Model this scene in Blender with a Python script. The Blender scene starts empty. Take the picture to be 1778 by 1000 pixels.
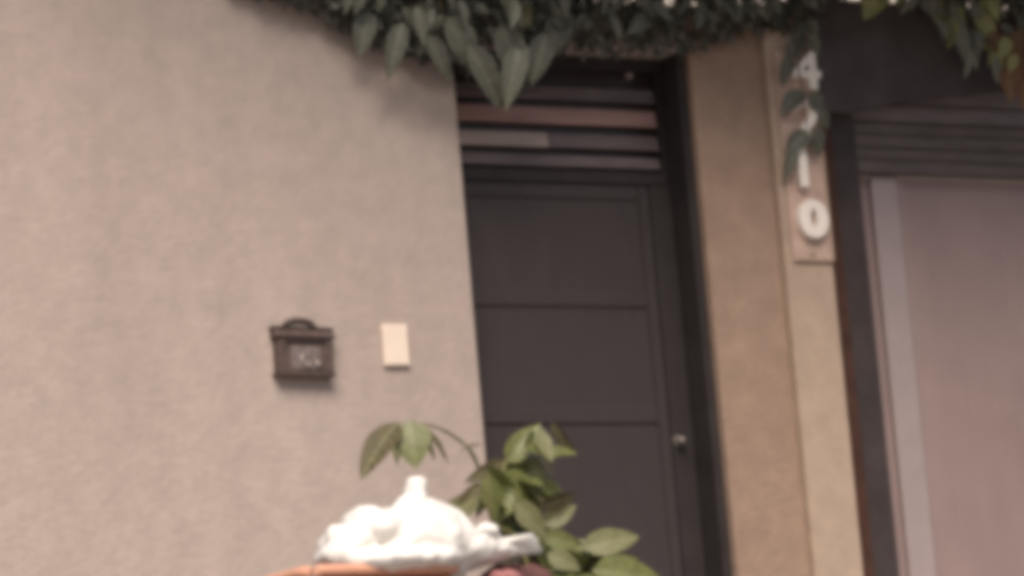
import bpy, bmesh, math, random
from mathutils import Vector, Matrix, Euler, noise

S = bpy.context.scene
C = S.collection
random.seed(7)

# ------------------------------------------------------------------ camera
CAM_POS = Vector((-9.2553, -15.6312, -1.3876))
CAM_ROT = Euler((1.738900, 0.084390, -0.530072), 'XYZ')
FPX = 7127.6                                   # focal length in pixels of the 1778 px wide photograph
cd = bpy.data.cameras.new('camera')
cam = bpy.data.objects.new('camera', cd)
C.objects.link(cam)
cam.location = CAM_POS
cam.rotation_euler = CAM_ROT
cd.sensor_width = 36.0
cd.lens = FPX / 1778 * 36.0
cd.clip_start = 0.1
cd.clip_end = 2000
cd.dof.use_dof = True
cd.dof.focus_distance = 13.6
cd.dof.aperture_fstop = 5.0
S.camera = cam

# ------------------------------------------------------------------ sky, sun, exposure
W = bpy.data.worlds.new('World')
S.world = W
W.use_nodes = True
nt = W.node_tree
sky = nt.nodes.new('ShaderNodeTexSky')
sky.sky_type = 'NISHITA'
sky.sun_disc = False
SUN_EL, SUN_AZ = math.radians(52), math.radians(208)   # azimuth clockwise from +Y: front left of the wall
sky.sun_elevation = SUN_EL
sky.sun_rotation = SUN_AZ
sky.dust_density = 3.0
sky.air_density = 1.0
sky.ozone_density = 1.0
bg = nt.nodes['Background']
bg.inputs['Strength'].default_value = 0.065
nt.links.new(sky.outputs['Color'], bg.inputs['Color'])

sl = bpy.data.lights.new('sun', 'SUN')
sl.energy = 4.0
sl.angle = math.radians(40)
sl.color = (1.0, 0.90, 0.80)
sun = bpy.data.objects.new('sun', sl)
C.objects.link(sun)
sdir = Vector((math.sin(SUN_AZ) * math.cos(SUN_EL), math.cos(SUN_AZ) * math.cos(SUN_EL), math.sin(SUN_EL)))
sun.rotation_euler = sdir.to_track_quat('Z', 'Y').to_euler()
sun.location = (-4, -8, 9)

S.view_settings.view_transform = 'Standard'
S.view_settings.look = 'None'
S.view_settings.gamma = 1
S.view_settings.use_curve_mapping = False
S.view_settings.exposure = 0.42
S.render.engine = 'CYCLES'
S.cycles.use_denoising = True
S.cycles.pixel_filter_type = 'BLACKMAN_HARRIS'
S.cycles.filter_width = 7.0                    # the photograph is soft all over

CAM_M = CAM_ROT.to_matrix()


def at(px, py, Y=0.0):
    """world point on the plane y = Y behind a pixel of the 1778x1000 photograph"""
    d = CAM_M @ Vector((px - 889, -(py - 500), -FPX))
    t = (Y - CAM_POS.y) / d.y
    return CAM_POS + d * t


# ------------------------------------------------------------------ materials
def mat(name, col, rough=0.8, var=0.15, vscale=6.0, bump=0.0, bscale=60.0, spec=0.3, metal=0.0,
        hue=None, stretch=None, trans=0.0, big=0.0):
    m = bpy.data.materials.new(name)
    m.use_nodes = True
    t = m.node_tree
    p = t.nodes['Principled BSDF']
    p.inputs['Roughness'].default_value = rough
    p.inputs['Metallic'].default_value = metal
    p.inputs['Specular IOR Level'].default_value = spec
    tc = t.nodes.new('ShaderNodeTexCoord')
    src = tc.outputs['Object']
    if stretch:
        mp = t.nodes.new('ShaderNodeMapping')
        mp.inputs['Scale'].default_value = stretch
        t.links.new(src, mp.inputs['Vector'])
        src = mp.outputs['Vector']
    nz = t.nodes.new('ShaderNodeTexNoise')
    nz.inputs['Scale'].default_value = vscale
    nz.inputs['Detail'].default_value = 6
    nz.inputs['Roughness'].default_value = 0.65
    t.links.new(src, nz.inputs['Vector'])
    rp = t.nodes.new('ShaderNodeValToRGB')
    c2 = hue or col
    rp.color_ramp.elements[0].position = 0.3
    rp.color_ramp.elements[1].position = 0.7
    rp.color_ramp.elements[0].color = tuple(v * (1 - var) for v in col) + (1,)
    rp.color_ramp.elements[1].color = tuple(min(1, v * (1 + var)) for v in c2) + (1,)
    t.links.new(nz.outputs['Fac'], rp.inputs['Fac'])
    out = rp.outputs['Color']
    if big:
        n2 = t.nodes.new('ShaderNodeTexNoise')
        n2.inputs['Scale'].default_value = 1.1
        n2.inputs['Detail'].default_value = 5
        m2 = t.nodes.new('ShaderNodeMapping')
        m2.inputs['Scale'].default_value = (2.4, 1.0, .45)      # rain streaks run downwards
        t.links.new(src, m2.inputs['Vector'])
        t.links.new(m2.outputs['Vector'], n2.inputs['Vector'])
        mr = t.nodes.new('ShaderNodeMapRange')
        mr.inputs['From Min'].default_value = 0.3
        mr.inputs['From Max'].default_value = 0.7
        mr.inputs['To Min'].default_value = 1 - big
        mr.inputs['To Max'].default_value = 1 + big
        t.links.new(n2.outputs['Fac'], mr.inputs['Value'])
        mx = t.nodes.new('ShaderNodeVectorMath')
        mx.operation = 'SCALE'
        t.links.new(out, mx.inputs[0])
        t.links.new(mr.outputs['Result'], mx.inputs['Scale'])
        out = mx.outputs['Vector']
    t.links.new(out, p.inputs['Base Color'])
    if bump:
        n3 = t.nodes.new('ShaderNodeTexNoise')
        n3.inputs['Scale'].default_value = bscale
        n3.inputs['Detail'].default_value = 4
        t.links.new(src, n3.inputs['Vector'])
        bp = t.nodes.new('ShaderNodeBump')
        bp.inputs['Strength'].default_value = bump
        bp.inputs['Distance'].default_value = 0.02
        t.links.new(n3.outputs['Fac'], bp.inputs['Height'])
        t.links.new(bp.outputs['Normal'], p.inputs['Normal'])
    if trans:
        tr = t.nodes.new('ShaderNodeBsdfTranslucent')
        t.links.new(out, tr.inputs['Color'])
        ms = t.nodes.new('ShaderNodeMixShader')
        ms.inputs['Fac'].default_value = trans
        t.links.new(p.outputs['BSDF'], ms.inputs[1])
        t.links.new(tr.outputs['BSDF'], ms.inputs[2])
        t.links.new(ms.outputs['Shader'], t.nodes['Material Output'].inputs['Surface'])
    return m


M = dict(
    stucco=mat('stucco', (.392, .322, .280), .95, .06, 9, .26, 30, .15, hue=(.42, .335, .295), big=.06),
    pillar=mat('pillar_plaster', (.33, .228, .17), .95, .12, 8, .4, 45, .15, big=.08),
    pilaster=mat('pilaster_plaster', (.42, .315, .24), .95, .10, 10, .3, 60, .15, big=.05),
    ground=mat('paving', (.19, .175, .17), .9, .2, 5, .4, 30, .2, big=.1),
    door=mat('door_paint', (.052, .042, .042), .6, .08, 5, .06, 20, .2, stretch=(6, 6, 1)),
    door_frame=mat('door_frame_paint', (.037, .030, .029), .6, .2, 5, .1, 20, .2),
    brown_edge=mat('brown_wood', (.085, .045, .028), .6, .3, 6, .2, 20, .3, stretch=(8, 8, 1)),
    glass=mat('dark_glass', (.040, .028, .027), .3, .2, 4, 0, 1, .4),
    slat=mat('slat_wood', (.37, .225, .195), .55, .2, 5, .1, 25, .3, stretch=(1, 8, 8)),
    slat_shine=mat('slat_painted_shine', (.42, .33, .29), .5, .15, 5, .1, 25, .35, stretch=(1, 8, 8)),
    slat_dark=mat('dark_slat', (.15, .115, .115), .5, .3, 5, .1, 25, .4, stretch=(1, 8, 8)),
    brass=mat('worn_brass', (.20, .17, .155), .5, .2, 20, 0, 1, .4, .4),
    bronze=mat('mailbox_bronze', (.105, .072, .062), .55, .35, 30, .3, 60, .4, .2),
    bronze_pale=mat('mailbox_panel', (.20, .155, .145), .5, .3, 30, .3, 60, .4, .2),
    slot=mat('slot_dark', (.015, .008, .007), .8, .2, 10),
    horn=mat('horn_metal', (.45, .37, .33), .35, .2, 20, 0, 1, .5, .3),
    rear=mat('cream_render', (.52, .47, .41), .95, .08, 5, .3, 30, .1, big=.06),
    cream=mat('cream_plastic', (.80, .66, .54), .5, .04, 8, 0, 1, .4),
    plate=mat('plate_ceramic', (.50, .35, .28), .5, .2, 14, .15, 60, .4),
    digit=mat('digit_paint', (.85, .76, .68), .45, .05, 10, 0, 1, .4),
    fascia=mat('shaded_fascia', (.085, .068, .070), .8, .3, 3, .1, 20, .15),  # shade of the deep recess put into a dark paint colour
    board=mat('dark_board', (.13, .104, .097), .6, .3, 5, .2, 20, .3, stretch=(1, 9, 9)),
    board_pale=mat('grey_board', (.17, .14, .14), .6, .3, 5, .2, 20, .3, stretch=(1, 9, 9)),
    post=mat('dark_post', (.055, .041, .039), .6, .25, 6, .1, 20, .3),
    rust=mat('rust_paint', (.07, .033, .023), .7, .3, 9, .2, 30, .2),
    gate=mat('gate_sheet', (.30, .215, .20), .55, .07, 3, .08, 9, .35, big=.06),
    gate_rail=mat('gate_stile', (.36, .285, .275), .5, .07, 5, .08, 20, .4),
    bag=mat('white_plastic_bag', (.80, .765, .715), .45, .03, 10, .2, 30, .4, trans=.15),
    orange=mat('orange_plastic', (.64, .32, .21), .45, .12, 6, .1, 30, .4),
    pink=mat('pink_cloth', (.30, .13, .125), .8, .3, 9, .4, 40, .2),
    wine=mat('wine_cloth', (.13, .06, .055), .85, .3, 9, .4, 40, .2),
    leaf=mat('citrus_leaf', (.115, .13, .035), .4, .3, 5, .2, 14, .5, hue=(.16, .17, .05), trans=.25),
    leaf_pale=mat('pale_leaf', (.155, .155, .065), .4, .25, 5, .2, 14, .4, hue=(.19, .185, .09), trans=.25),
    leaf_dark=mat('dry_leaf', (.07, .05, .03), .6, .3, 5, .2, 14, .3, hue=(.09, .075, .03), trans=.15),
    stem=mat('plant_stem', (.13, .12, .045), .7, .3, 12, .2, 40, .3),
    vleaf=mat('vine_leaf', (.108, .107, .086), .5, .3, 6, .2, 14, .4, hue=(.13, .13, .105), trans=.2),
    vleaf_pale=mat('vine_leaf_pale', (.15, .15, .115), .45, .25, 6, .2, 14, .45, trans=.2),
    yleaf=mat('yellow_green_leaf', (.27, .265, .10), .45, .25, 6, .2, 14, .45, trans=.25),
    oleaf=mat('orange_brown_leaf', (.17, .085, .05), .65, .3, 6, .2, 14, .3, trans=.2),
    bark=mat('bark', (.11, .085, .065), .95, .35, 12, .6, 30, .1, stretch=(3, 3, 1)),
)


def add_veins(m, amount=.35):
    """pale midrib and side veins, in the leaf mesh's own coordinates"""
    t = m.node_tree
    p = t.nodes['Principled BSDF']
    src = p.inputs['Base Color'].links[0].from_socket
    tc = t.nodes.new('ShaderNodeTexCoord')
    sp = t.nodes.new('ShaderNodeSeparateXYZ')
    t.links.new(tc.outputs['Object'], sp.inputs['Vector'])

    def mth(op, a, b=None):
        n = t.nodes.new('ShaderNodeMath')
        n.operation = op
        for i, v in enumerate((a, b)):
            if v is None: continue
            if isinstance(v, (int, float)): n.inputs[i].default_value = v
            else: t.links.new(v, n.inputs[i])
        return n.outputs[0]
    ax = mth('ABSOLUTE', sp.outputs['X'])
    rib = mth('LESS_THAN', ax, .016)
    side = mth('GREATER_THAN', mth('SINE', mth('MULTIPLY', mth('SUBTRACT', sp.outputs['Y'], ax), 48.0)), .88)
    fac = mth('MULTIPLY', mth('MAXIMUM', rib, mth('MULTIPLY', side, .6)), amount)
    mx = t.nodes.new('ShaderNodeMix')
    mx.data_type = 'RGBA'
    mx.inputs[7].default_value = (.30, .30, .17, 1)
    t.links.new(fac, mx.inputs[0])
    t.links.new(src, mx.inputs[6])
    t.links.new(mx.outputs[2], p.inputs['Base Color'])


M['vine_mass'] = M['vleaf'].copy()
M['vine_mass'].name = 'vine_mass'
for k_ in ('leaf', 'leaf_pale', 'leaf_dark', 'vleaf', 'vleaf_pale', 'yleaf', 'oleaf'):
    add_veins(M[k_])

# ------------------------------------------------------------------ mesh helpers
def tag(o, label=None, cat=None, group=None, kind=None):
    if label: o['label'] = label
    if cat: o['category'] = cat
    if group: o['group'] = group
    if kind: o['kind'] = kind
    return o


def empty(name, loc, label, cat, group=None, kind='thing'):
    o = bpy.data.objects.new(name, None)
    o.empty_display_size = 0.1
    C.objects.link(o)
    o.location = loc
    return tag(o, label, cat, group, kind)


def link(name, bm, m, parent=None, smooth=False):
    """one mesh object; the bmesh is in world coordinates and is moved to the parent's frame"""
    me = bpy.data.meshes.new(name)
    bmesh.ops.recalc_face_normals(bm, faces=bm.faces)
    if parent is not None:
        inv = base_matrix(parent).inverted()
        bm.transform(inv)
    bm.to_mesh(me)
    bm.free()
    me.materials.append(M[m] if isinstance(m, str) else m)
    if smooth:
        me.shade_smooth()
    o = bpy.data.objects.new(name, me)
    C.objects.link(o)
    o.parent = parent
    return o


def base_matrix(o):
    b = Matrix.LocRotScale(o.location, o.rotation_euler, o.scale)
    return base_matrix(o.parent) @ b if o.parent else b


def box(bm, x0, x1, y0, y1, z0, z1, bev=0.0, seg=2):
    r = bmesh.ops.create_cube(bm, size=1)
    vs = r['verts']
    for v in vs:
        v.co = Vector((x0 + (v.co.x + .5) * (x1 - x0), y0 + (v.co.y + .5) * (y1 - y0), z0 + (v.co.z + .5) * (z1 - z0)))
    if bev:
        es = list({e for v in vs for e in v.link_edges})
        bmesh.ops.bevel(bm, geom=es, offset=bev, segments=seg, profile=.6, affect='EDGES')


def boxo(name, x0, x1, y0, y1, z0, z1, m, parent=None, bev=0.004):
    bm = bmesh.new()
    box(bm, x0, x1, y0, y1, z0, z1, bev)
    return link(name, bm, m, parent)


def tube(bm, pts, rads, n=8):
    rings = []
    for i, p in enumerate(pts):
        p = Vector(p)
        a = Vector(pts[max(i - 1, 0)])
        b = Vector(pts[min(i + 1, len(pts) - 1)])
        d = (b - a).normalized()
        u = d.orthogonal().normalized()
        w = d.cross(u)
        rings.append([bm.verts.new(p + (u * math.cos(2 * math.pi * k / n) + w * math.sin(2 * math.pi * k / n)) * rads[i]) for k in range(n)])
    for r0, r1 in zip(rings, rings[1:]):
        for k in range(n):
            bm.faces.new((r0[k], r0[(k + 1) % n], r1[(k + 1) % n], r1[k]))
    bm.faces.new(rings[0][::-1])
    bm.faces.new(rings[-1])


def smooth_path(pts, k=5):
    pts = [Vector(p) for p in pts]
    out = []
    for i in range(len(pts) - 1):
        p0, p1, p2, p3 = pts[max(i - 1, 0)], pts[i], pts[i + 1], pts[min(i + 2, len(pts) - 1)]
        for j in range(k):
            t = j / k
            out.append(.5 * ((2 * p1) + (p2 - p0) * t + (2 * p0 - 5 * p1 + 4 * p2 - p3) * t * t + (3 * p1 - p0 - 3 * p2 + p3) * t ** 3))
    out.append(pts[-1])
    return out


def prism(bm, outline, y0, y1):
    """outline of (x, z) points extruded along y"""
    a = [bm.verts.new((x, y0, z)) for x, z in outline]
    b = [bm.verts.new((x, y1, z)) for x, z in outline]
    n = len(a)
    bm.faces.new(a)
    bm.faces.new(b[::-1])
    for i in range(n):
        bm.faces.new((a[i], b[i], b[(i + 1) % n], a[(i + 1) % n]))


# ------------------------------------------------------------------ ground
def ground_z(y):
    if y > -1.6: return -0.02
    if y > -15.6: return -0.02 - (-1.6 - y) * 0.2
    return -0.02 - 14.0 * 0.2


bm = bmesh.new()
ys = [400, 8, 0.5, -1.6, -15.6, -60, -400]
rows = [[bm.verts.new((x, y, ground_z(y))) for x in (-400, -20, 20, 400)] for y in ys]
for r0, r1 in zip(rows, rows[1:]):
    for k in range(3):
        bm.faces.new((r0[k], r0[k + 1], r1[k + 1], r1[k]))
g = link('ground', bm, 'ground')
tag(g, 'pale paved ground sloping down from the wall towards the street', kind='structure')

# ------------------------------------------------------------------ left wall with the lintel over the door
DX0, DX1, DZ = 0.0, 1.285, 2.845            # door opening
WT = 3.062                                  # wall top
DEP = 0.30
bm = bmesh.new()
prism(bm, [(-9, -.3), (DX0, -.3), (DX0, DZ), (DX1, DZ), (DX1, WT), (-9, WT)], 0, DEP)
bm.normal_update()
es = [e for e in bm.edges if e.calc_length() > .05]
bmesh.ops.bevel(bm, geom=es, offset=.010, segments=2, profile=.5, affect='EDGES')
wall = link('stucco_wall', bm, 'stucco')
tag(wall, 'rough beige stucco wall carrying the mailbox, left of the dark door', 'wall', kind='thing')

# ------------------------------------------------------------------ pillar between door and garage
PX0, PX1, PX2 = DX1 + .002, 1.690, 1.962
pil = empty('gate_pillar', (1.6, .1, -.02), 'plastered pillar with a paler raised strip between dark door and garage gate', 'pillar')
boxo('pillar_shaft', PX0, PX1, .0, DEP, -.3, 3.072, 'pillar', pil, .008)
boxo('pillar_strip', PX1 + .001, PX2, -.045, DEP, -.3, 3.085, 'pilaster', pil, .012)

# ------------------------------------------------------------------ entrance door, recessed in its opening
R = 0.20                                     # face of the door leaf
door = empty('entrance_door', (.6, R, 0), 'dark brown entrance door with three panels and a slatted transom, recessed in wall', 'door')
xl, xr = DX0 + .002, DX1 - .002
xs = at(1150, 600, R).x                      # right edge of the leaf
boxo('frame_jamb', xl, xl + .055, R - .05, DEP + .04, 0, DZ - .003, 'brown_edge', door)
boxo('frame_jamb', xr - .045, xr, R - .16, DEP + .04, 0, DZ - .003, 'door_frame', door)
boxo('frame_head', xl + .056, xr - .046, R - .03, DEP + .04, DZ - .06, DZ - .003, 'door_frame', door)
boxo('threshold', xl + .056, xr - .046, R - .06, DEP + .04, -.02, .02, 'door_frame', door)
ztr = at(1000, 300, R).z                     # transom rail
xa, xb = xl + .060, at(1143, 205, R).x       # ends of the slats
boxo('transom_rail', xl + .056, xb + .004, R - .01, DEP + .03, ztr - .05, ztr + .01, 'door_frame', door)
# transom: dark glass with slats in front
boxo('transom_glass', xl + .056, xr - .047, R + .058, R + .075, ztr + .012, DZ - .062, 'glass', door, 0)



def slat(y0, y1, m, x0=xa, x1=xb, push=0.0):
    zt, zb = at(975, y0, R + .02).z, at(975, y1, R + .02).z
    bm = bmesh.new()
    prism(bm, [(x0, zb), (x1, zb), (x1, zt), (x0, zt)], R + .012, R + .03)
    for v in bm.verts:                        # tilted like a louvre
        if v.co.z > (zt + zb) / 2:
            v.co.y += .015
    bmesh.ops.bevel(bm, geom=list(bm.edges), offset=.003, segments=1, affect='EDGES')
    return link('slat', bm, m, door)


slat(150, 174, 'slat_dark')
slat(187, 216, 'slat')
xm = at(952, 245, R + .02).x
slat(231, 257, 'slat_shine', xa, xm)  # bright reflection painted as a paler left piece of this slat
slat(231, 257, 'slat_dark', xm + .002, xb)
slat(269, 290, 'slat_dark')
# highlight painted as a small pale block in the dark glass at the top
p = at(1092, 128, R + .03)
bm = bmesh.new()
box(bm, p.x - .012, p.x + .012, R + .02, R + .0575, p.z - .025, p.z + .025, .004)
link('transom_highlight', bm, 'horn', door)

# leaf: stiles, rails, recessed panels
r1, r2 = at(1000, 517, R).z, at(1000, 720, R).z
lx0, lx1 = xl + .058, xs
st = .085
leaf_top = ztr - .053
boxo('door_stile', lx0, lx0 + .05, R, R + .05, .022, leaf_top, 'door', door)
boxo('door_stile', lx1 - .055, lx1, R, R + .05, .022, leaf_top, 'door', door)
for (z0, z1) in ((.022, .20), (r2 - .04, r2 + .04), (r1 - .04, r1 + .04), (leaf_top - .07, leaf_top)):
    boxo('door_rail', lx0 + .051, lx1 - .056, R + .002, R + .05, z0, z1, 'door', door, .008)
for (z0, z1) in ((.20, r2 - .04), (r2 + .04, r1 - .04), (r1 + .04, leaf_top - .07)):
    boxo('door_panel', lx0 + .051, lx1 - .056, R + .012, R + .045, z0 + .0005, z1 - .0005, 'door', door, 0)
# narrow fixed side panel that carries the lock
sx0, sx1 = xs + .004, xr - .047
sp = boxo('lock_post', sx0, sx1, R - .012, R + .05, .022, ztr - .053, 'door_frame', door, .006)
boxo('lock_post', xb + .006, sx1, R + .0, R + .05, ztr - .05, DZ - .062, 'door_frame', door, .003)
k = at(1181, 765, R - .03)
bm = bmesh.new()
bmesh.ops.create_cone(bm, cap_ends=True, segments=20, radius1=.030, radius2=.026, depth=.012,
                      matrix=Matrix.Translation((k.x, R - .018, k.z)) @ Matrix.Rotation(math.pi / 2, 4, 'X'))
lk = link('lock_rose', bm, 'brass', door)
bm = bmesh.new()
bmesh.ops.create_uvsphere(bm, u_segments=16, v_segments=10, radius=.022, matrix=Matrix.Translation((k.x, R - .042, k.z)))
link('knob', bm, 'brass', lk, True)

# ------------------------------------------------------------------ mailbox
c = at(521, 615, 0)
mb = empty('wall_mailbox', (c.x, 0, c.z), 'dark bronze mailbox with an arched crest and horn emblem on the stucco wall', 'mailbox')
mb.rotation_euler = (0, math.radians(1.5), 0)
BM4 = base_matrix(mb)


def mb_part(name, fn, m, parent=None, smooth=False):
    bm = bmesh.new()
    fn(bm)
    bm.transform(BM4 @ Matrix.Diagonal((1, .68, .85, 1)))
    return link(name, bm, m, parent or mb, smooth)


hw = .134
body = mb_part('mailbox_body', lambda b: box(b, -hw, hw, -.085, -.001, -.105, .075, .006), 'bronze')


def lid_fn(b):
    box(b, -hw - .012, hw + .012, -.105, -.001, .0755, .122, .005)
    for v in b.verts:
        if v.co.y < -.05 and v.co.z > .1:
            v.co.y += .045


lid = mb_part('mailbox_lid', lid_fn, 'bronze')
mb_part('lid_lip', lambda b: box(b, -hw - .016, hw + .016, -.063, -.001, .1225, .134, .003), 'slot', lid)


def arch_fn(b):
    pts = [(.080 * math.cos(a) * 1.0, -.012, .1345 + .044 * math.sin(a)) for a in [math.pi * i / 18 for i in range(19)]]
    tube(b, pts, [.012] * 19, 8)


mb_part('arched_crest', arch_fn, 'bronze', None, True)
mb_part('letter_slot', lambda b: box(b, -.105, .105, -.0885, -.0855, .040, .056, .001), 'slot', body)
fp = mb_part('front_panel', lambda b: box(b, -.075, .068, -.0895, -.0855, -.085, .030, .002), 'bronze_pale')  # front panel in a paler bronze than the body


def ring(b, cx, cz, r, w, y, n=20):
    pts = [(cx + r * math.cos(a), y, cz + r * math.sin(a)) for a in [2 * math.pi * i / n * .82 + .5 for i in range(n)]]
    tube(b, pts, [w * (.5 + .5 * i / n) for i in range(n)], 6)


mb_part('horn_emblem', lambda b: (ring(b, .0, -.040, .028, .008, -.094), tube(b, [(.02, -.094, -.025), (.05, -.094, -.055), (.058, -.094, -.07)], [.006, .010, .017], 8)), 'horn', fp, True)
mb_part('key_lock', lambda b: bmesh.ops.create_cone(b, cap_ends=True, segments=14, radius1=.012, radius2=.012, depth=.008,
        matrix=Matrix.Translation((.045, -.093, -.045)) @ Matrix.Rotation(math.pi / 2, 4, 'X')), 'slot', fp)
for sx in (-1, 1):
    mb_part('side_moulding', lambda b: box(b, sx * .112 - .012, sx * .112 + .012, -.0895, -.0855, -.095, .068, .003), 'bronze')
mb_part('base_moulding', lambda b: box(b, -hw - .008, hw + .008, -.092, -.001, -.122, -.1055, .004), 'bronze')

# ------------------------------------------------------------------ doorbell plate
c = at(684, 600, 0)
pl = empty('doorbell_plate', (c.x, 0, c.z), 'blank cream rectangular plate on the stucco wall between mailbox and dark door', 'doorbell')
hw_, hh_ = .063, .093
boxo('plate_cover', c.x - hw_, c.x + hw_, -.022, -.001, c.z - hh_, c.z + hh_, 'cream', pl, .005)
boxo('plate_face', c.x - hw_ + .008, c.x + hw_ - .008, -.0245, -.0225, c.z - hh_ + .008, c.z + hh_ - .008, 'cream', pl, .001)

# ------------------------------------------------------------------ house number plaque
pc0, pc1 = at(1372, 400, -.05).x, at(1441, 400, -.05).x
pz0, pz1 = at(1405, 455, -.05).z, at(1405, 92, -.05).z
plq = empty('number_plaque', ((pc0 + pc1) / 2, -.046, pz0), 'tall tan house number plaque with raised cream digits 4210 on pillar strip', 'house number')
boxo('plaque_board', pc0, pc1, -.060, -.046, pz0, pz1, 'plate', plq, .004)
boxo('edge_strip', pc1 - .014, pc1, -.066, -.0605, pz0 + .004, pz1 - .004, 'pilaster', plq, .002)
boxo('edge_strip', pc0 + .016, pc1 - .016, -.066, -.0605, pz0 + .004, pz0 + .014, 'pilaster', plq, .002)


def digit(ch, px, py, h):
    p = at(px, py, -.07)
    cu = bpy.data.curves.new('digit', 'FONT')
    cu.body = ch
    cu.size = 1
    cu.extrude = .05
    cu.offset = .045 if ch in '10' else .015
    cu.bevel_depth = .012
    cu.align_x = 'CENTER'
    to = bpy.data.objects.new('digit_text', cu)
    C.objects.link(to)
    dg = bpy.context.evaluated_depsgraph_get()
    me = bpy.data.meshes.new_from_object(to.evaluated_get(dg))
    bpy.data.objects.remove(to)
    xs_ = [v.co.x for v in me.vertices]
    ys_ = [v.co.y for v in me.vertices]
    cx, cy, hh = (max(xs_) + min(xs_)) / 2, (max(ys_) + min(ys_)) / 2, max(ys_) - min(ys_)
    s = h / hh
    bm = bmesh.new()
    bm.from_mesh(me)
    bpy.data.meshes.remove(me)
    for v in bm.verts:
        x, y, z = v.co
        v.co = Vector((p.x + (x - cx) * s * (1.0 if ch == '1' else 1.3), -.0605 - .02 - z * .35 + 0.0, p.z + (y - cy) * s))
    o = link('digit', bm, 'digit', plq)
    o['label'] = 'raised cream digit ' + ch
    return o


for ch, px, py in (('4', 1394, 124), ('2', 1397, 208), ('1', 1389, 293), ('0', 1408, 382)):
    digit(ch, px, py, .185)
p = at(1411, 437, -.06)
bm = bmesh.new()
bmesh.ops.create_cone(bm, cap_ends=True, segments=18, radius1=.026, radius2=.020, depth=.008,
                      matrix=Matrix.Translation((p.x, -.064, p.z)) @ Matrix.Rotation(math.pi / 2, 4, 'X'))
link('maker_stud', bm, 'pilaster', plq)

# ------------------------------------------------------------------ garage gate, its posts and the header above
GY = 0.16
GR = 5.6
zh = at(1640, 304, GY - .04).z                # underside of the header
px0 = PX2 + .004
gpost = empty('gate_post', (px0 + .1, GY, 0), 'dark painted gate post with rust brown edge beside the pillar strip', 'post')
xa_, xb_ = at(1458, 500, GY - .06).x, at(1512, 500, GY - .06).x
boxo('post_edge', px0, xa_ + .01, GY - .10, GY + .02, -.02, 2.60, 'rust', gpost)
boxo('post_body', xa_ + .011, xb_, GY - .06, GY + .08, -.02, 2.60, 'post', gpost)

gate = empty('garage_gate', (3.6, GY, 0), 'mauve grey sheet metal garage gate with paler upright stile, under dark boards', 'gate')
s0 = at(1512, 500, GY).x + .004
s1, s2, s3 = at(1531, 500, GY).x, at(1577, 500, GY).x, at(1590, 500, GY).x
boxo('stile_return', s0, s1, GY + .03, GY + .07, .0, zh - .005, 'gate', gate)
boxo('gate_stile', s1 + .002, s2, GY, GY + .07, .0, zh - .005, 'gate_rail', gate, .012)
boxo('stile_return', s2 + .002, s3, GY + .03, GY + .07, .0, zh - .005, 'gate', gate)
xx = s3 + .003
for i, w in enumerate((1.16, 1.16)):
    bm = bmesh.new()
    n = 8                                      # shallow pressed ribs
    out = []
    for j in range(n):
        a, b = xx + w * j / n, xx + w * (j + 1) / n
        out += [(a, .0), (b - .012, .0), (b - .008, .0014), (b - .004, .0014)]
    verts = [(x, GY + .035 + y) for x, y in out] + [(xx + w, GY + .035)]
    lo = [bm.verts.new((x, y, .0)) for x, y in verts]
    hi = [bm.verts.new((x, y, zh - .005)) for x, y in verts]
    for j in range(len(lo) - 1):
        bm.faces.new((lo[j], lo[j + 1], hi[j + 1], hi[j]))
    link('gate_sheet', bm, 'gate', gate)
    xx += w + .002
    boxo('gate_stile', xx, xx + .14, GY, GY + .07, .0, zh - .005, 'gate_rail', gate, .012)
    xx += .143
GR = xx
hdr = empty('gate_header', (3.6, GY, zh), 'dark horizontal boards forming the header directly above the garage gate', 'header')
ypx = [(304, 283), (281, 262), (260, 240), (238, 219), (216, 190), (186, 158)]
for i, (b0, b1) in enumerate(ypx):
    z0, z1 = at(1640, b0, GY - .04).z, at(1640, b1, GY - .04).z
    off = [.0, .006, .002, .010, -.008, -.02][i]
    boxo('header_board', xb_ + .004 if i < 4 else xa_ + .03, GR, GY - .05 + off, GY + .06, z0 + .001, z1, 'board_pale' if i >= 4 else 'board', hdr, .004)
z0 = at(1640, 157, GY - .04).z + .003
fas = empty('shaded_fascia', (3.6, .0, z0), 'fascia box above the garage gate, shade painted as near black, top edge against bright sky', 'fascia')
bm = bmesh.new()
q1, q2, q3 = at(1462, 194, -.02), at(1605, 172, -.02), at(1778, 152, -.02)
prism(bm, [(px0, q1.z), (q1.x, q1.z), (q2.x, q2.z), (q3.x, q3.z), (GR, q3.z + .01), (GR, 3.108), (px0, 3.108)], -.02, .03)  # slanted lower edge is a shadow line cut into the shape
link('fascia_shade_front', bm, 'fascia', fas)
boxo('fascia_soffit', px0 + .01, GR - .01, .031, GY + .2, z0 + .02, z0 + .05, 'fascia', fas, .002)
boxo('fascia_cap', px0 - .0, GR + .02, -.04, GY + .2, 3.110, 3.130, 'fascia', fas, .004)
# far post of the garage, outside the photograph
boxo_far = empty('end_pillar', (GR + .3, .1, -.02), 'plain plastered pillar at the far right end of the garage gate', 'pillar')
boxo('pillar_shaft', GR + .025, GR + .7, .0, DEP, -.3, 3.12, 'pillar', boxo_far, .008)
# pale house front standing back behind the garage, seen in a thin line over the fascia
hs = empty('rear_house', (3.0, 4.2, -.02), 'pale cream house front standing back, glimpsed in a thin line above the dark fascia', 'house')
boxo('house_wall', -1.5, 9.0, 4.0, 4.4, -.02, 5.6, 'rear', hs, .01)
boxo('eave', -1.7, 9.2, 3.6, 4.6, 5.605, 5.72, 'rear', hs, .01)
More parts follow.
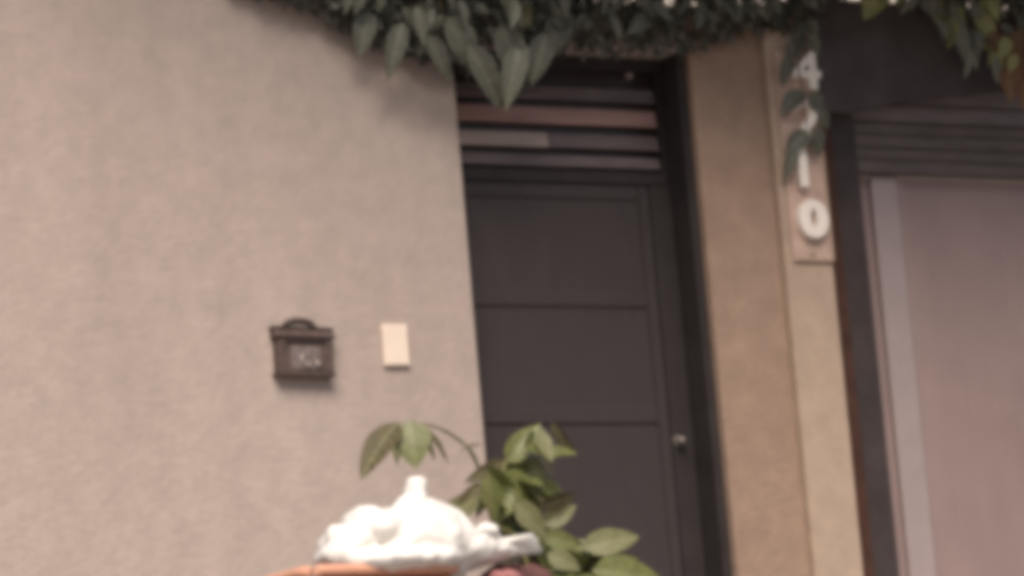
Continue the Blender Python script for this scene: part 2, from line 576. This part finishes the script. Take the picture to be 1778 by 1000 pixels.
# ------------------------------------------------------------------ leaves
def leaf_mesh(name, m, wide=.42, droop=.18, fold=.12, point=1.0, n=7):
    bm = bmesh.new()
    rows_ = []
    for i in range(n + 1):
        t = i / n
        w = wide * .5 * (math.sin(math.pi * min(1, t ** .85)) ** .75) * (1 - .25 * t * point) + .006
        y = t
        z = -droop * t * t
        rows_.append([bm.verts.new((-w, y, z + fold * w * 1.6 + .012 * math.sin(i * 2.1))),
                      bm.verts.new((-w * .5, y, z + fold * w * .6)),
                      bm.verts.new((0, y, z)),
                      bm.verts.new((w * .5, y, z + fold * w * .6)),
                      bm.verts.new((w, y, z + fold * w * 1.6 + .012 * math.cos(i * 1.7)))])
    for a, b in zip(rows_, rows_[1:]):
        for q in range(4):
            bm.faces.new((a[q], a[q + 1], b[q + 1], b[q]))
    me = bpy.data.meshes.new(name)
    bm.to_mesh(me)
    bm.free()
    me.shade_smooth()
    me.materials.append(M[m])
    return me


def put_leaf(me, parent, base, tip, width=1.0, facing=Vector((-.45, -.86, .3)), roll=0.0, name='leaf'):
    base, tip = Vector(base), Vector(tip)
    d = tip - base
    L = d.length
    y = d.normalized()
    z = facing - y * facing.dot(y)
    z.normalize()
    if roll:
        z = Matrix.Rotation(roll, 3, y) @ z
    x = y.cross(z)
    mtx = Matrix((x * L * width, y * L, z * L)).transposed().to_4x4()
    mtx.translation = base
    o = bpy.data.objects.new(name, me)
    C.objects.link(o)
    o.parent = parent
    o.matrix_local = base_matrix(parent).inverted() @ mtx
    return o


# ------------------------------------------------------------------ foreground: orange tub, bag, bundle
BY = -7.4
tl, tr_ = at(533, 984, BY), at(805, 988, BY)
gz = ground_z(BY)
tw = tr_.x - tl.x
tz = tl.z
tub = empty('orange_tub', ((tl.x + tr_.x) / 2, BY + .17, gz), 'orange plastic tub standing below the white bag at the bottom of the photo', 'tub')
bm = bmesh.new()


def rrect(hx, hy, r, n=6):
    pts = []
    for cx, cy, a0 in ((hx - r, hy - r, 0), (-hx + r, hy - r, 1), (-hx + r, -hy + r, 2), (hx - r, -hy + r, 3)):
        for i in range(n + 1):
            a = (a0 + i / n) * math.pi / 2
            pts.append((cx + r * math.cos(a), cy + r * math.sin(a)))
    return pts


def loft(bm, rings, o):
    rs = [[bm.verts.new((o[0] + x, o[1] + y, z)) for x, y in pts] for pts, z in rings]
    n = len(rs[0])
    for a, b in zip(rs, rs[1:]):
        for i in range(n):
            bm.faces.new((a[i], a[(i + 1) % n], b[(i + 1) % n], b[i]))
    bm.faces.new(rs[0][::-1])
    bm.faces.new(rs[-1])


hx, hy = tw / 2, .17
o3 = ((tl.x + tr_.x) / 2, BY + .17)
loft(bm, [(rrect(hx * .78, hy * .78, .04), gz + .002), (rrect(hx * .95, hy * .95, .04), tz - .055), (rrect(hx * .94, hy * .94, .04), tz - .02),
          (rrect(hx * .80, hy * .80, .04), tz - .10), (rrect(hx * .70, hy * .70, .04), gz + .03)], o3)
link('tub_body', bm, 'orange', tub, True)
bm = bmesh.new()
pts = rrect(hx * .985, hy * .985, .05)
tube(bm, [(o3[0] + x, o3[1] + y, tz - .008) for x, y in pts + pts[:2]], [.014] * (len(pts) + 2), 8)
link('tub_rim', bm, 'orange', tub, True)


# the white bag: lobes fused by a voxel remesh and then creased
def blob(bm, cpx, rx_, rz_, ry_=None, Y=0.0, tilt=0.0):
    p = at(cpx[0], cpx[1], BY + .12 + Y)
    s = .00138
    m = Matrix.Translation(p) @ Matrix.Rotation(tilt, 4, 'Y') @ Matrix.Diagonal((rx_ * s, (ry_ or rx_) * s, rz_ * s, 1))
    bmesh.ops.create_icosphere(bm, subdivisions=4, radius=1, matrix=m)


def remesh(bm, vox, name):
    me = bpy.data.meshes.new(name)
    bm.to_mesh(me)
    bm.free()
    o = bpy.data.objects.new(name, me)
    C.objects.link(o)
    md = o.modifiers.new('r', 'REMESH')
    md.mode = 'VOXEL'
    md.voxel_size = vox
    sm = o.modifiers.new('s', 'SMOOTH')
    sm.iterations = 4
    dg = bpy.context.evaluated_depsgraph_get()
    m2 = bpy.data.meshes.new_from_object(o.evaluated_get(dg))
    bpy.data.objects.remove(o)
    b2 = bmesh.new()
    b2.from_mesh(m2)
    bpy.data.meshes.remove(m2)
    return b2


def crease(bm, amp, sc):
    bm.normal_update()
    for v in bm.verts:
        q = v.co * sc
        n1 = 1 - abs(noise.noise(q)) * 2.2
        n2 = 1 - abs(noise.noise(q * 2.3 + Vector((3, 1, 7)))) * 2.2
        v.co += v.normal * amp * (n1 * .65 + n2 * .35 - .5)


bc = at(740, 985, BY + .12)
bag = empty('plastic_bag', (bc.x, BY + .12, tz), 'crumpled white plastic bag with a twisted knot on top, lying on orange tub', 'bag')
bm = bmesh.new()
blob(bm, (720, 948), 118, 76, 100, 0, .0)
blob(bm, (650, 922), 52, 32, 70, -.02)
blob(bm, (602, 948), 46, 38, 60, -.02)
blob(bm, (640, 908), 46, 28, 60, .0)
blob(bm, (582, 968), 34, 24, 50, -.03)
blob(bm, (590, 930), 24, 18, 30, -.04)
blob(bm, (760, 918), 66, 40, 70, 0, .35)
blob(bm, (724, 902), 62, 34, 60, .0)
blob(bm, (690, 975), 125, 26, 90, -.05)
blob(bm, (800, 955), 66, 34, 70, -.03)
blob(bm, (845, 932), 20, 26, 24, -.02)
blob(bm, (850, 955), 60, 20, 46, -.04)
b2 = remesh(bm, .0075, 'bag_tmp')
crease(b2, .012, 9)
crease(b2, .005, 26)
bag_body = link('bag_body', b2, 'bag', bag, True)
# twisted neck and knot
bm = bmesh.new()
pa = [at(x, y, BY + .10) for x, y in ((715, 910), (717, 893), (719, 877), (721, 862), (723, 846), (725, 829))]
tube(bm, smooth_path(pa, 4), [.085, .080, .074, .068, .063, .058, .052, .047, .043, .039, .036, .033, .031, .029, .028, .027, .026, .025, .024, .021, .014], 14)
crease(bm, .008, 30)
link('bag_knot', bm, 'bag', bag, True)
# flat flap spreading to the right
bm = bmesh.new()
fl = [(800, 935), (842, 912), (862, 918), (872, 934), (924, 925), (944, 958), (900, 964), (862, 976), (820, 990), (770, 985)]
cen = Vector((850, 952))
NR = 6
grid = []
fl_s = []
for i in range(len(fl)):
    a, b = Vector(fl[i]), Vector(fl[(i + 1) % len(fl)])
    fl_s += [a.lerp(b, t / 4) for t in range(4)]
for side in (0, 1):
    rs = []
    for r in range(NR + 1):
        f_ = r / NR
        row = []
        for q in fl_s:
            pq = cen.lerp(q, f_)
            wv = noise.noise(Vector((pq.x * .03, pq.y * .05, 2.0))) * .02
            th = (.009 * (1 - f_ ** 3) + .001) * (1 if side else -1)
            row.append(bm.verts.new(at(pq.x, pq.y, BY + .04 + wv + th + .0009 * (pq.y - 950))))
        rs.append(row)
    grid.append(rs)
    n = len(fl_s)
    for r0, r1_ in zip(rs, rs[1:]):
        for i in range(n):
            bm.faces.new((r0[i], r0[(i + 1) % n], r1_[(i + 1) % n], r1_[i]))
n = len(fl_s)
for i in range(n):
    bm.faces.new((grid[0][NR][i], grid[0][NR][(i + 1) % n], grid[1][NR][(i + 1) % n], grid[1][NR][i]))
bmesh.ops.remove_doubles(bm, verts=bm.verts, dist=.0003)
link('bag_flap', bm, 'bag', bag, True)

# pink and wine bundle under the right-hand flap
BQ = at(885, 1020, BY + .16)
bd = empty('cloth_bundle', (BQ.x, BY + .16, ground_z(BY + .16)), 'pink and wine coloured bundle under the right flap of the white bag', 'bundle')
bm = bmesh.new()
blob(bm, (885, 1030), 62, 52, 60, .02)
blob(bm, (930, 1035), 30, 60, 50, .04)
blob(bm, (890, 1190), 64, 150, 64, .02)
b2 = remesh(bm, .012, 'bundle_tmp')
crease(b2, .014, 14)
lo_ = min(v.co.z for v in b2.verts)
gq = ground_z(BY + .14)
for v in b2.verts:
    if v.co.z < BQ.z - .06:
        v.co.z = gq + (v.co.z - lo_) / (BQ.z - .06 - lo_) * (BQ.z - .06 - gq)
link('bundle_body', b2, 'wine', bd, True)
bm = bmesh.new()
blob(bm, (876, 1006), 30, 18, 30, -.09)
b2 = remesh(bm, .006, 'tuft_tmp')
crease(b2, .010, 24)
link('pink_cloth', b2, 'pink', bd, True)

# ------------------------------------------------------------------ foreground leafy plant
LY = -6.7
Lg = leaf_mesh('leaf_green', 'leaf')
Lp = leaf_mesh('leaf_pale', 'leaf_pale')
Ld = leaf_mesh('leaf_dark', 'leaf_dark', .36, .3)
Lc = leaf_mesh('leaf_curled', 'leaf', .40, .45, .3)
base = at(985, 1180, LY)
plant = empty('leafy_plant', (base.x, LY, ground_z(LY)), 'leafy green plant with broad oval leaves behind the white bag, before the dark door', 'plant')
bx = Vector((base.x, LY, ground_z(LY) + .005))


def stem_px(pts, r0, r1, name='stem'):
    bm = bmesh.new()
    P = smooth_path([bx] + [at(x, y, LY + dy) for x, y, dy in pts], 5)
    tube(bm, P, [r0 + (r1 - r0) * i / (len(P) - 1) for i in range(len(P))], 7)
    return link(name, bm, 'stem', plant, True)


stem_px([(960, 1020, 0), (925, 930, 0), (885, 860, .02), (875, 815, .03), (890, 785, .03), (925, 745, .03)], .010, .003)
stem_px([(930, 1020, .05), (870, 920, .06), (845, 850, .06), (815, 780, .06), (760, 742, .05), (712, 735, .04)], .009, .0025)
stem_px([(985, 1040, -.02), (995, 985, -.04), (1015, 950, -.06)], .008, .003)
stem_px([(920, 990, -.03), (860, 910, -.04), (850, 880, -.05), (848, 822, -.05)], .008, .003)
stem_px([(990, 1080, -.04), (1010, 1020, -.07), (1035, 990, -.09)], .008, .003)
#  base px, tip px, width factor, mesh, depth offset, roll, tip depth offset
for (b0, t0, w, me, dy, roll, dt) in [
    ((692, 733), (622, 802), 1.4, Ld, .02, .3, -.02),
    ((711, 730), (722, 806), 2.0, Lg, .00, .1, -.04),
    ((730, 740), (790, 788), .90, Ld, .03, -.6, -.02),
    ((700, 738), (680, 800), 1.2, Lp, .12, .9, .10),
    ((742, 742), (748, 800), .8, Lp, .10, 1.0, .10),
    ((838, 772), (800, 770), .7, Ld, .05, .6, .03),
    ((882, 803), (930, 733), 1.45, Lc, .03, .1, -.03),
    ((905, 790), (938, 738), 1.1, Lp, .06, -.5, .04),
    ((925, 742), (962, 792), 1.3, Lp, .02, -.3, -.05),
    ((958, 733), (988, 784), 1.0, Ld, .04, .9, .0),
    ((870, 822), (945, 795), 1.0, Lg, .05, .5, .03),
    ((880, 800), (820, 830), 1.0, Ld, .04, -.5, .02),
    ((862, 822), (948, 905), 1.75, Lg, -.02, .1, -.05),
    ((848, 822), (855, 902), 1.15, Lg, -.05, .5, -.06),
    ((850, 826), (836, 900), 1.05, Lp, -.03, -.9, -.03),
    ((838, 838), (792, 892), 1.05, Ld, .05, -.3, .03),
    ((846, 860), (780, 855), .9, Ld, .08, .4, .08),
    ((885, 850), (862, 905), 1.2, Lc, -.03, -.3, -.05),
    ((895, 870), (950, 930), 1.3, Lp, -.05, .3, -.09),
    ((942, 912), (1003, 872), 1.25, Lp, -.03, .3, -.05),
    ((930, 900), (985, 915), 1.0, Ld, .03, -.4, .02),
    ((940, 930), (1012, 945), 1.25, Lg, -.04, .3, -.08),
    ((930, 925), (965, 985), 1.5, Lc, .0, -.3, -.05),
    ((1012, 952), (1113, 922), 1.2, Lp, -.06, .15, -.10),
    ((1005, 965), (1075, 945), 1.1, Lg, -.02, -.5, -.02),
    ((950, 960), (1010, 985), 1.5, Lp, -.06, .2, -.10),
    ((1028, 990), (1160, 1000), 1.35, Lg, -.09, .1, -.15),
    ((1020, 985), (1120, 960), .9, Ld, -.03, .5, -.04),
    ((985, 985), (940, 1030), 1.5, Lg, -.05, .2, -.09),
    ((1000, 1000), (1060, 1050), 1.5, Lg, -.10, .2, -.14),
    ((960, 1000), (925, 960), 1.2, Ld, .05, .4, .05),
    ((1030, 1010), (1110, 1040), 1.4, Lc, -.06, .2, -.10),
]:
    put_leaf(me, plant, at(b0[0], b0[1], LY + dy), at(t0[0], t0[1], LY + dt), w, Vector((-.35, -.80, .45)), roll)

random.seed(21)
for (cx, cy, sx_, sy_, n_) in ((905, 865, 45, 45, 14), (985, 950, 45, 30, 18), (1065, 985, 55, 26, 14), (860, 835, 30, 35, 7), (925, 790, 25, 20, 4), (1000, 985, 60, 25, 12)):
    for i in range(n_):
        x, y = cx + random.uniform(-sx_, sx_), cy + random.uniform(-sy_, sy_)
        a = random.uniform(-.5, 1.3) if random.random() < .7 else random.uniform(1.5, 2.8)
        L = random.uniform(45, 85)
        d1, d2 = random.uniform(-.06, .12), random.uniform(-.10, .08)
        put_leaf(random.choice((Lg, Lg, Lp, Lc, Ld)), plant, at(x, y, LY + d1), at(x + L * math.cos(a), y + L * math.sin(a) * .8, LY + d2),
                 random.uniform(1.0, 1.4), Vector((-.35, -.80, .45)) + Vector((random.gauss(0, .3), 0, random.gauss(0, .3))), random.gauss(0, .4))

# ------------------------------------------------------------------ vine hanging over the wall top
V1 = leaf_mesh('vine_leaf', 'vleaf', .54, .3, .3, .9)
V2 = leaf_mesh('vine_leaf_long', 'vleaf', .42, .4, .3, 1)
V3 = leaf_mesh('vine_leaf_grey', 'vleaf_pale', .40, .3, .2, 1)
Y1 = leaf_mesh('yellow_leaf', 'yleaf', .55, .3, .15, 1)
O1 = leaf_mesh('orange_leaf', 'oleaf', .42, .35, .25, 1)

vine = empty('hanging_vine', (.3, .12, WT), 'grey green vine hanging over the wall top above the dark door and its left jamb', 'vine')
low = [(-1.02, 3.008), (-0.77, 2.948), (-0.46, 2.818), (-0.20, 2.748), (0.00, 2.718), (0.15, 2.678), (0.29, 2.598), (0.43, 2.778), (0.56, 2.838), (0.71, 2.823), (1.22, 2.828), (1.48, 2.908), (1.63, 2.958), (1.99, 2.998)]


def low_at(x):
    for (a, za), (b, zb) in zip(low, low[1:]):
        if a <= x <= b:
            return za + (zb - za) * (x - a) / (b - a)
    return 3.04


def rv(s): return Vector((random.gauss(0, s), random.gauss(0, s), random.gauss(0, s)))


for i in range(15):                            # trailing stems
    x = -.85 + 2.0 * i / 14 + random.uniform(-.06, .06)
    zb = low_at(x) + .08
    yb = -random.uniform(.06, .22)
    P = smooth_path([(x - .1, .25, WT + .04), (x - .03, .0, WT + .10), (x, yb, WT - .02), (x + .03, yb - .02, (WT + zb) / 2), (x + random.uniform(-.06, .08), yb, zb)], 4)
    bm = bmesh.new()
    tube(bm, P, [.008 - .005 * q / (len(P) - 1) for q in range(len(P))], 5)
    link('vine_stem', bm, 'bark', vine, True)
cnt = 0
while cnt < 285:
    x = random.uniform(-1.0, 1.95)
    dens = 1 if -.6 < x < .6 else (.9 if x < 1.5 else .5)
    if x < -.6: dens = .45
    if random.random() > dens: continue
    zl = low_at(x)
    z = random.uniform(zl + .10, WT + .16)
    y = -.04 - random.random() ** 1.3 * .30 * min(1, .3 + (WT + .1 - zl) * 1.6)
    L = random.uniform(.06, .17)
    d = Vector((random.gauss(.15, .6), random.gauss(-.15, .35), -1)).normalized()
    b = Vector((x, y, z))
    t_ = b + d * L
    if t_.z < zl - .03: continue
    put_leaf(Ld if random.random() < .05 else random.choice((V1, V1, V2, V2, V3)), vine, b, t_, random.uniform(.85, 1.25), Vector((-.35, -.85, .35)) + rv(.35))
    cnt += 1
# long pointed leaves that show one by one
for b0, t0, w, me, dy in [((812, 78), (882, 182), 1.0, V2, -.30), ((905, 70), (880, 176), 1.0, V3, -.26), ((950, 60), (925, 135), 1.0, V1, -.20),
                          ((722, 10), (738, 75), .8, V3, -.30), ((775, 30), (835, 120), 1.0, V1, -.28), ((700, 40), (675, 120), 1.0, V2, -.22),
                          ((640, 20), (625, 90), 1.0, V1, -.15), ((870, 40), (905, 140), 1.0, V1, -.24), ((740, 60), (790, 140), .9, V2, -.26),
                          ((985, 20), (950, 95), 1.0, V1, -.18), ((1050, 10), (1085, 60), .8, V3, -.15)]:
    put_leaf(me, vine, at(b0[0], b0[1], dy), at(t0[0], t0[1], dy - .03), w, Vector((-.4, -.85, .3)))

# the fine inner growth of the vine, too small to pick apart
def leaf_mass(name, m, parent, n, pick, l0=.03, l1=.075):
    vs, fs = [], []
    inv = base_matrix(parent).inverted()
    for i in range(n):
        p = pick()
        a = Vector((random.gauss(.1, .7), random.gauss(-.2, .4), random.gauss(-.7, .5))).normalized()
        b = (a.orthogonal().normalized() * 1.0 + rv(.4)).normalized()
        c = a.cross(b).normalized()
        L, w = random.uniform(l0, l1), random.uniform(.22, .32)
        k0 = len(vs)
        vs += [p, p + a * L * .45 + b * L * w, p + a * L + c * L * .15, p + a * L * .45 - b * L * w, p + a * L * .5 - c * L * .08]
        fs += [(k0, k0 + 1, k0 + 4), (k0 + 1, k0 + 2, k0 + 4), (k0 + 2, k0 + 3, k0 + 4), (k0 + 3, k0, k0 + 4)]
    me = bpy.data.meshes.new(name)
    me.from_pydata([inv @ v for v in vs], [], fs)
    me.materials.append(M[m])
    me.shade_smooth()
    o = bpy.data.objects.new(name, me)
    C.objects.link(o)
    o.parent = parent
    o['kind'] = 'stuff'
    return o


def vine_pick():
    while True:
        x = random.uniform(-1.15, 2.0)
        if random.random() > (1 if -.7 < x < .7 else .6): continue
        zl = low_at(x) - .01 if x > -1 else 3.04
        u = random.random() ** 1.1
        z = zl + (WT + .18 - zl) * u
        return Vector((x, -.03 - random.random() * .22 * min(1, .3 + u), z))


leaf_mass('fine_foliage', 'vine_mass', vine, 4200, vine_pick)

# sprig trailing over the number plaque
sprig = empty('trailing_sprig', (1.83, .1, 3.085), 'thin dark sprig of vine trailing down over the upper digits of the number plaque', 'vine')
P = smooth_path([(1.83, .15, 3.11), (1.83, -.09, 3.13), (1.82, -.12, 2.93), (1.83, -.11, 2.68), (1.85, -.10, 2.44), (1.84, -.10, 2.35)], 5)
bm = bmesh.new()
tube(bm, P, [.006 - .004 * q / (len(P) - 1) for q in range(len(P))], 6)
link('vine_stem', bm, 'bark', sprig, True)
for b0, t0, w in [((1398, 40), (1378, 75), 1.1), ((1402, 30), (1424, 66), 1.1), ((1398, 62), (1366, 98), 1.1), ((1402, 60), (1428, 96), 1.1), ((1372, 100), (1358, 146), .9),
                  ((1396, 160), (1358, 190), 1.2), ((1404, 162), (1434, 198), 1.3), ((1424, 186), (1438, 226), 1.0),
                  ((1408, 226), (1436, 258), 1.4), ((1402, 228), (1368, 262), 1.2), ((1414, 240), (1420, 272), 1.0), ((1382, 262), (1364, 304), .9)]:
    put_leaf(V1, sprig, at(b0[0], b0[1], -.115), at(t0[0], t0[1], -.12), w, Vector((-.4, -.85, .3)) + rv(.15))

# shrub hanging at the upper right over the fascia
shr = empty('overhanging_shrub', (3.1, .2, 3.13), 'yellow green shrub with orange brown dry leaves hanging over the dark fascia at upper right', 'shrub')
for i in range(9):
    x = 2.55 + i * .13
    zb = 3.08 - .30 * max(0, min(1, (x - 2.6) / .45))
    P = smooth_path([(x + .15, .3, 3.16), (x + .08, .05, 3.24), (x, -.18, 3.18), (x - .02, -.24, zb)], 4)
    bm = bmesh.new()
    tube(bm, P, [.008 - .005 * q / (len(P) - 1) for q in range(len(P))], 5)
    link('branch', bm, 'bark', shr, True)
cnt = 0
while cnt < 120:
    px = random.uniform(1590, 1860)
    lowp = 20 + 110 * max(0, min(1, (px - 1600) / 70))
    py = random.uniform(-50, lowp - 30)
    dy = -random.uniform(.10, .38)
    b = at(px, py, dy)
    d = Vector((random.gauss(.15, .45), random.gauss(-.1, .2), -1)).normalized()
    L = random.uniform(.06, .15)
    me = O1 if px > 1715 and py > 30 and random.random() < .5 else random.choice((Y1, Y1, V1, V2, V3))
    put_leaf(me, shr, b, b + d * L, random.uniform(.8, 1.2), Vector((-.35, -.85, .35)) + rv(.35))
    cnt += 1
for b0, t0, w, me in [((1535, -25), (1505, 22), 1.3, Y1), ((1500, -25), (1520, 26), 1.2, Y1), ((1650, 20), (1690, 112), .8, V3), ((1690, 20), (1740, 72), 1.0, Y1),
                      ((1740, 60), (1765, 170), 1.1, O1), ((1775, 50), (1760, 150), 1.1, O1), ((1720, 55), (1750, 110), 1.0, O1), ((1790, 70), (1785, 180), 1.1, O1),
                      ((1725, 0), (1750, 30), .8, V3), ((1690, 50), (1700, 110), .9, V2)]:
    put_leaf(me, shr, at(b0[0], b0[1], -.30), at(t0[0], t0[1], -.33), w, Vector((-.4, -.85, .3)))
put_leaf(Y1, shr, at(1575, -30, -.1), at(1560, 6, -.12), 1.0)


# ------------------------------------------------------------------ unseen tree added to shade the wall, its crown leaning over above the frame
tree = empty('shade_tree', (2.3, 1.6, -.02), 'unseen tree added behind the wall, its crown shaped to shade door and garage', 'tree')
P = smooth_path([(2.3, 1.6, -.05), (2.35, 1.5, 1.6), (2.2, 1.1, 3.3), (2.1, .5, 4.3), (2.0, -.5, 5.0)], 5)
bm = bmesh.new()
tube(bm, P, [.16 - .12 * q / (len(P) - 1) for q in range(len(P))], 10)
link('trunk', bm, 'bark', tree, True)
for (ex, ey, ez) in ((.6, -.6, 4.5), (3.8, -.6, 4.6), (1.4, -1.4, 4.6), (3.0, -1.3, 4.7), (4.4, .2, 4.9)):
    bm = bmesh.new()
    P = smooth_path([(2.15, .8, 3.9), ((2.15 + ex) / 2, (.7 + ey) / 2, 4.3), (ex, ey, ez)], 4)
    tube(bm, P, [.06 - .045 * q / (len(P) - 1) for q in range(len(P))], 7)
    link('limb', bm, 'bark', tree, True)
vs, fs = [], []
cl = []
for i in range(2400):
    x = random.uniform(-4.0, 5.4)
    if x < -.8 and random.random() > .55 + .16 * (x + .8): continue
    y = random.uniform(-2.4, .9)
    z = random.uniform(3.30, 7.0)
    lo = max(3.30, 2.05 - 1.42 * y) if y < 0 else 3.5  # crown shaped along the sun's slope to shade the upper wall
    lo += .42 * max(0, .5 - x)
    if y > -.35: lo = max(lo, 3.48)
    if z < lo or z > lo + 1.7: continue
    cl.append((x, y, z))
for (x, y, z) in cl:
    for j in range(26):
        p = Vector((x, y, z)) + rv(.16)
        p.z = max(p.z, 3.34 if p.y < -.4 else 3.46)
        a = Vector((random.gauss(0, 1), random.gauss(0, 1), random.gauss(-.4, .6))).normalized()
        b = a.orthogonal().normalized()
        L, w = random.uniform(.18, .30), random.uniform(.06, .10)
        k0 = len(vs)
        vs += [p, p + a * L * .5 + b * w, p + a * L, p + a * L * .5 - b * w]
        fs.append((k0, k0 + 1, k0 + 2, k0 + 3))
me = bpy.data.meshes.new('crown')
inv = base_matrix(tree).inverted()
me.from_pydata([inv @ v for v in vs], [], fs)
me.materials.append(M['vine_mass'])
o = bpy.data.objects.new('crown', me)
C.objects.link(o)
o.parent = tree
o['kind'] = 'stuff'
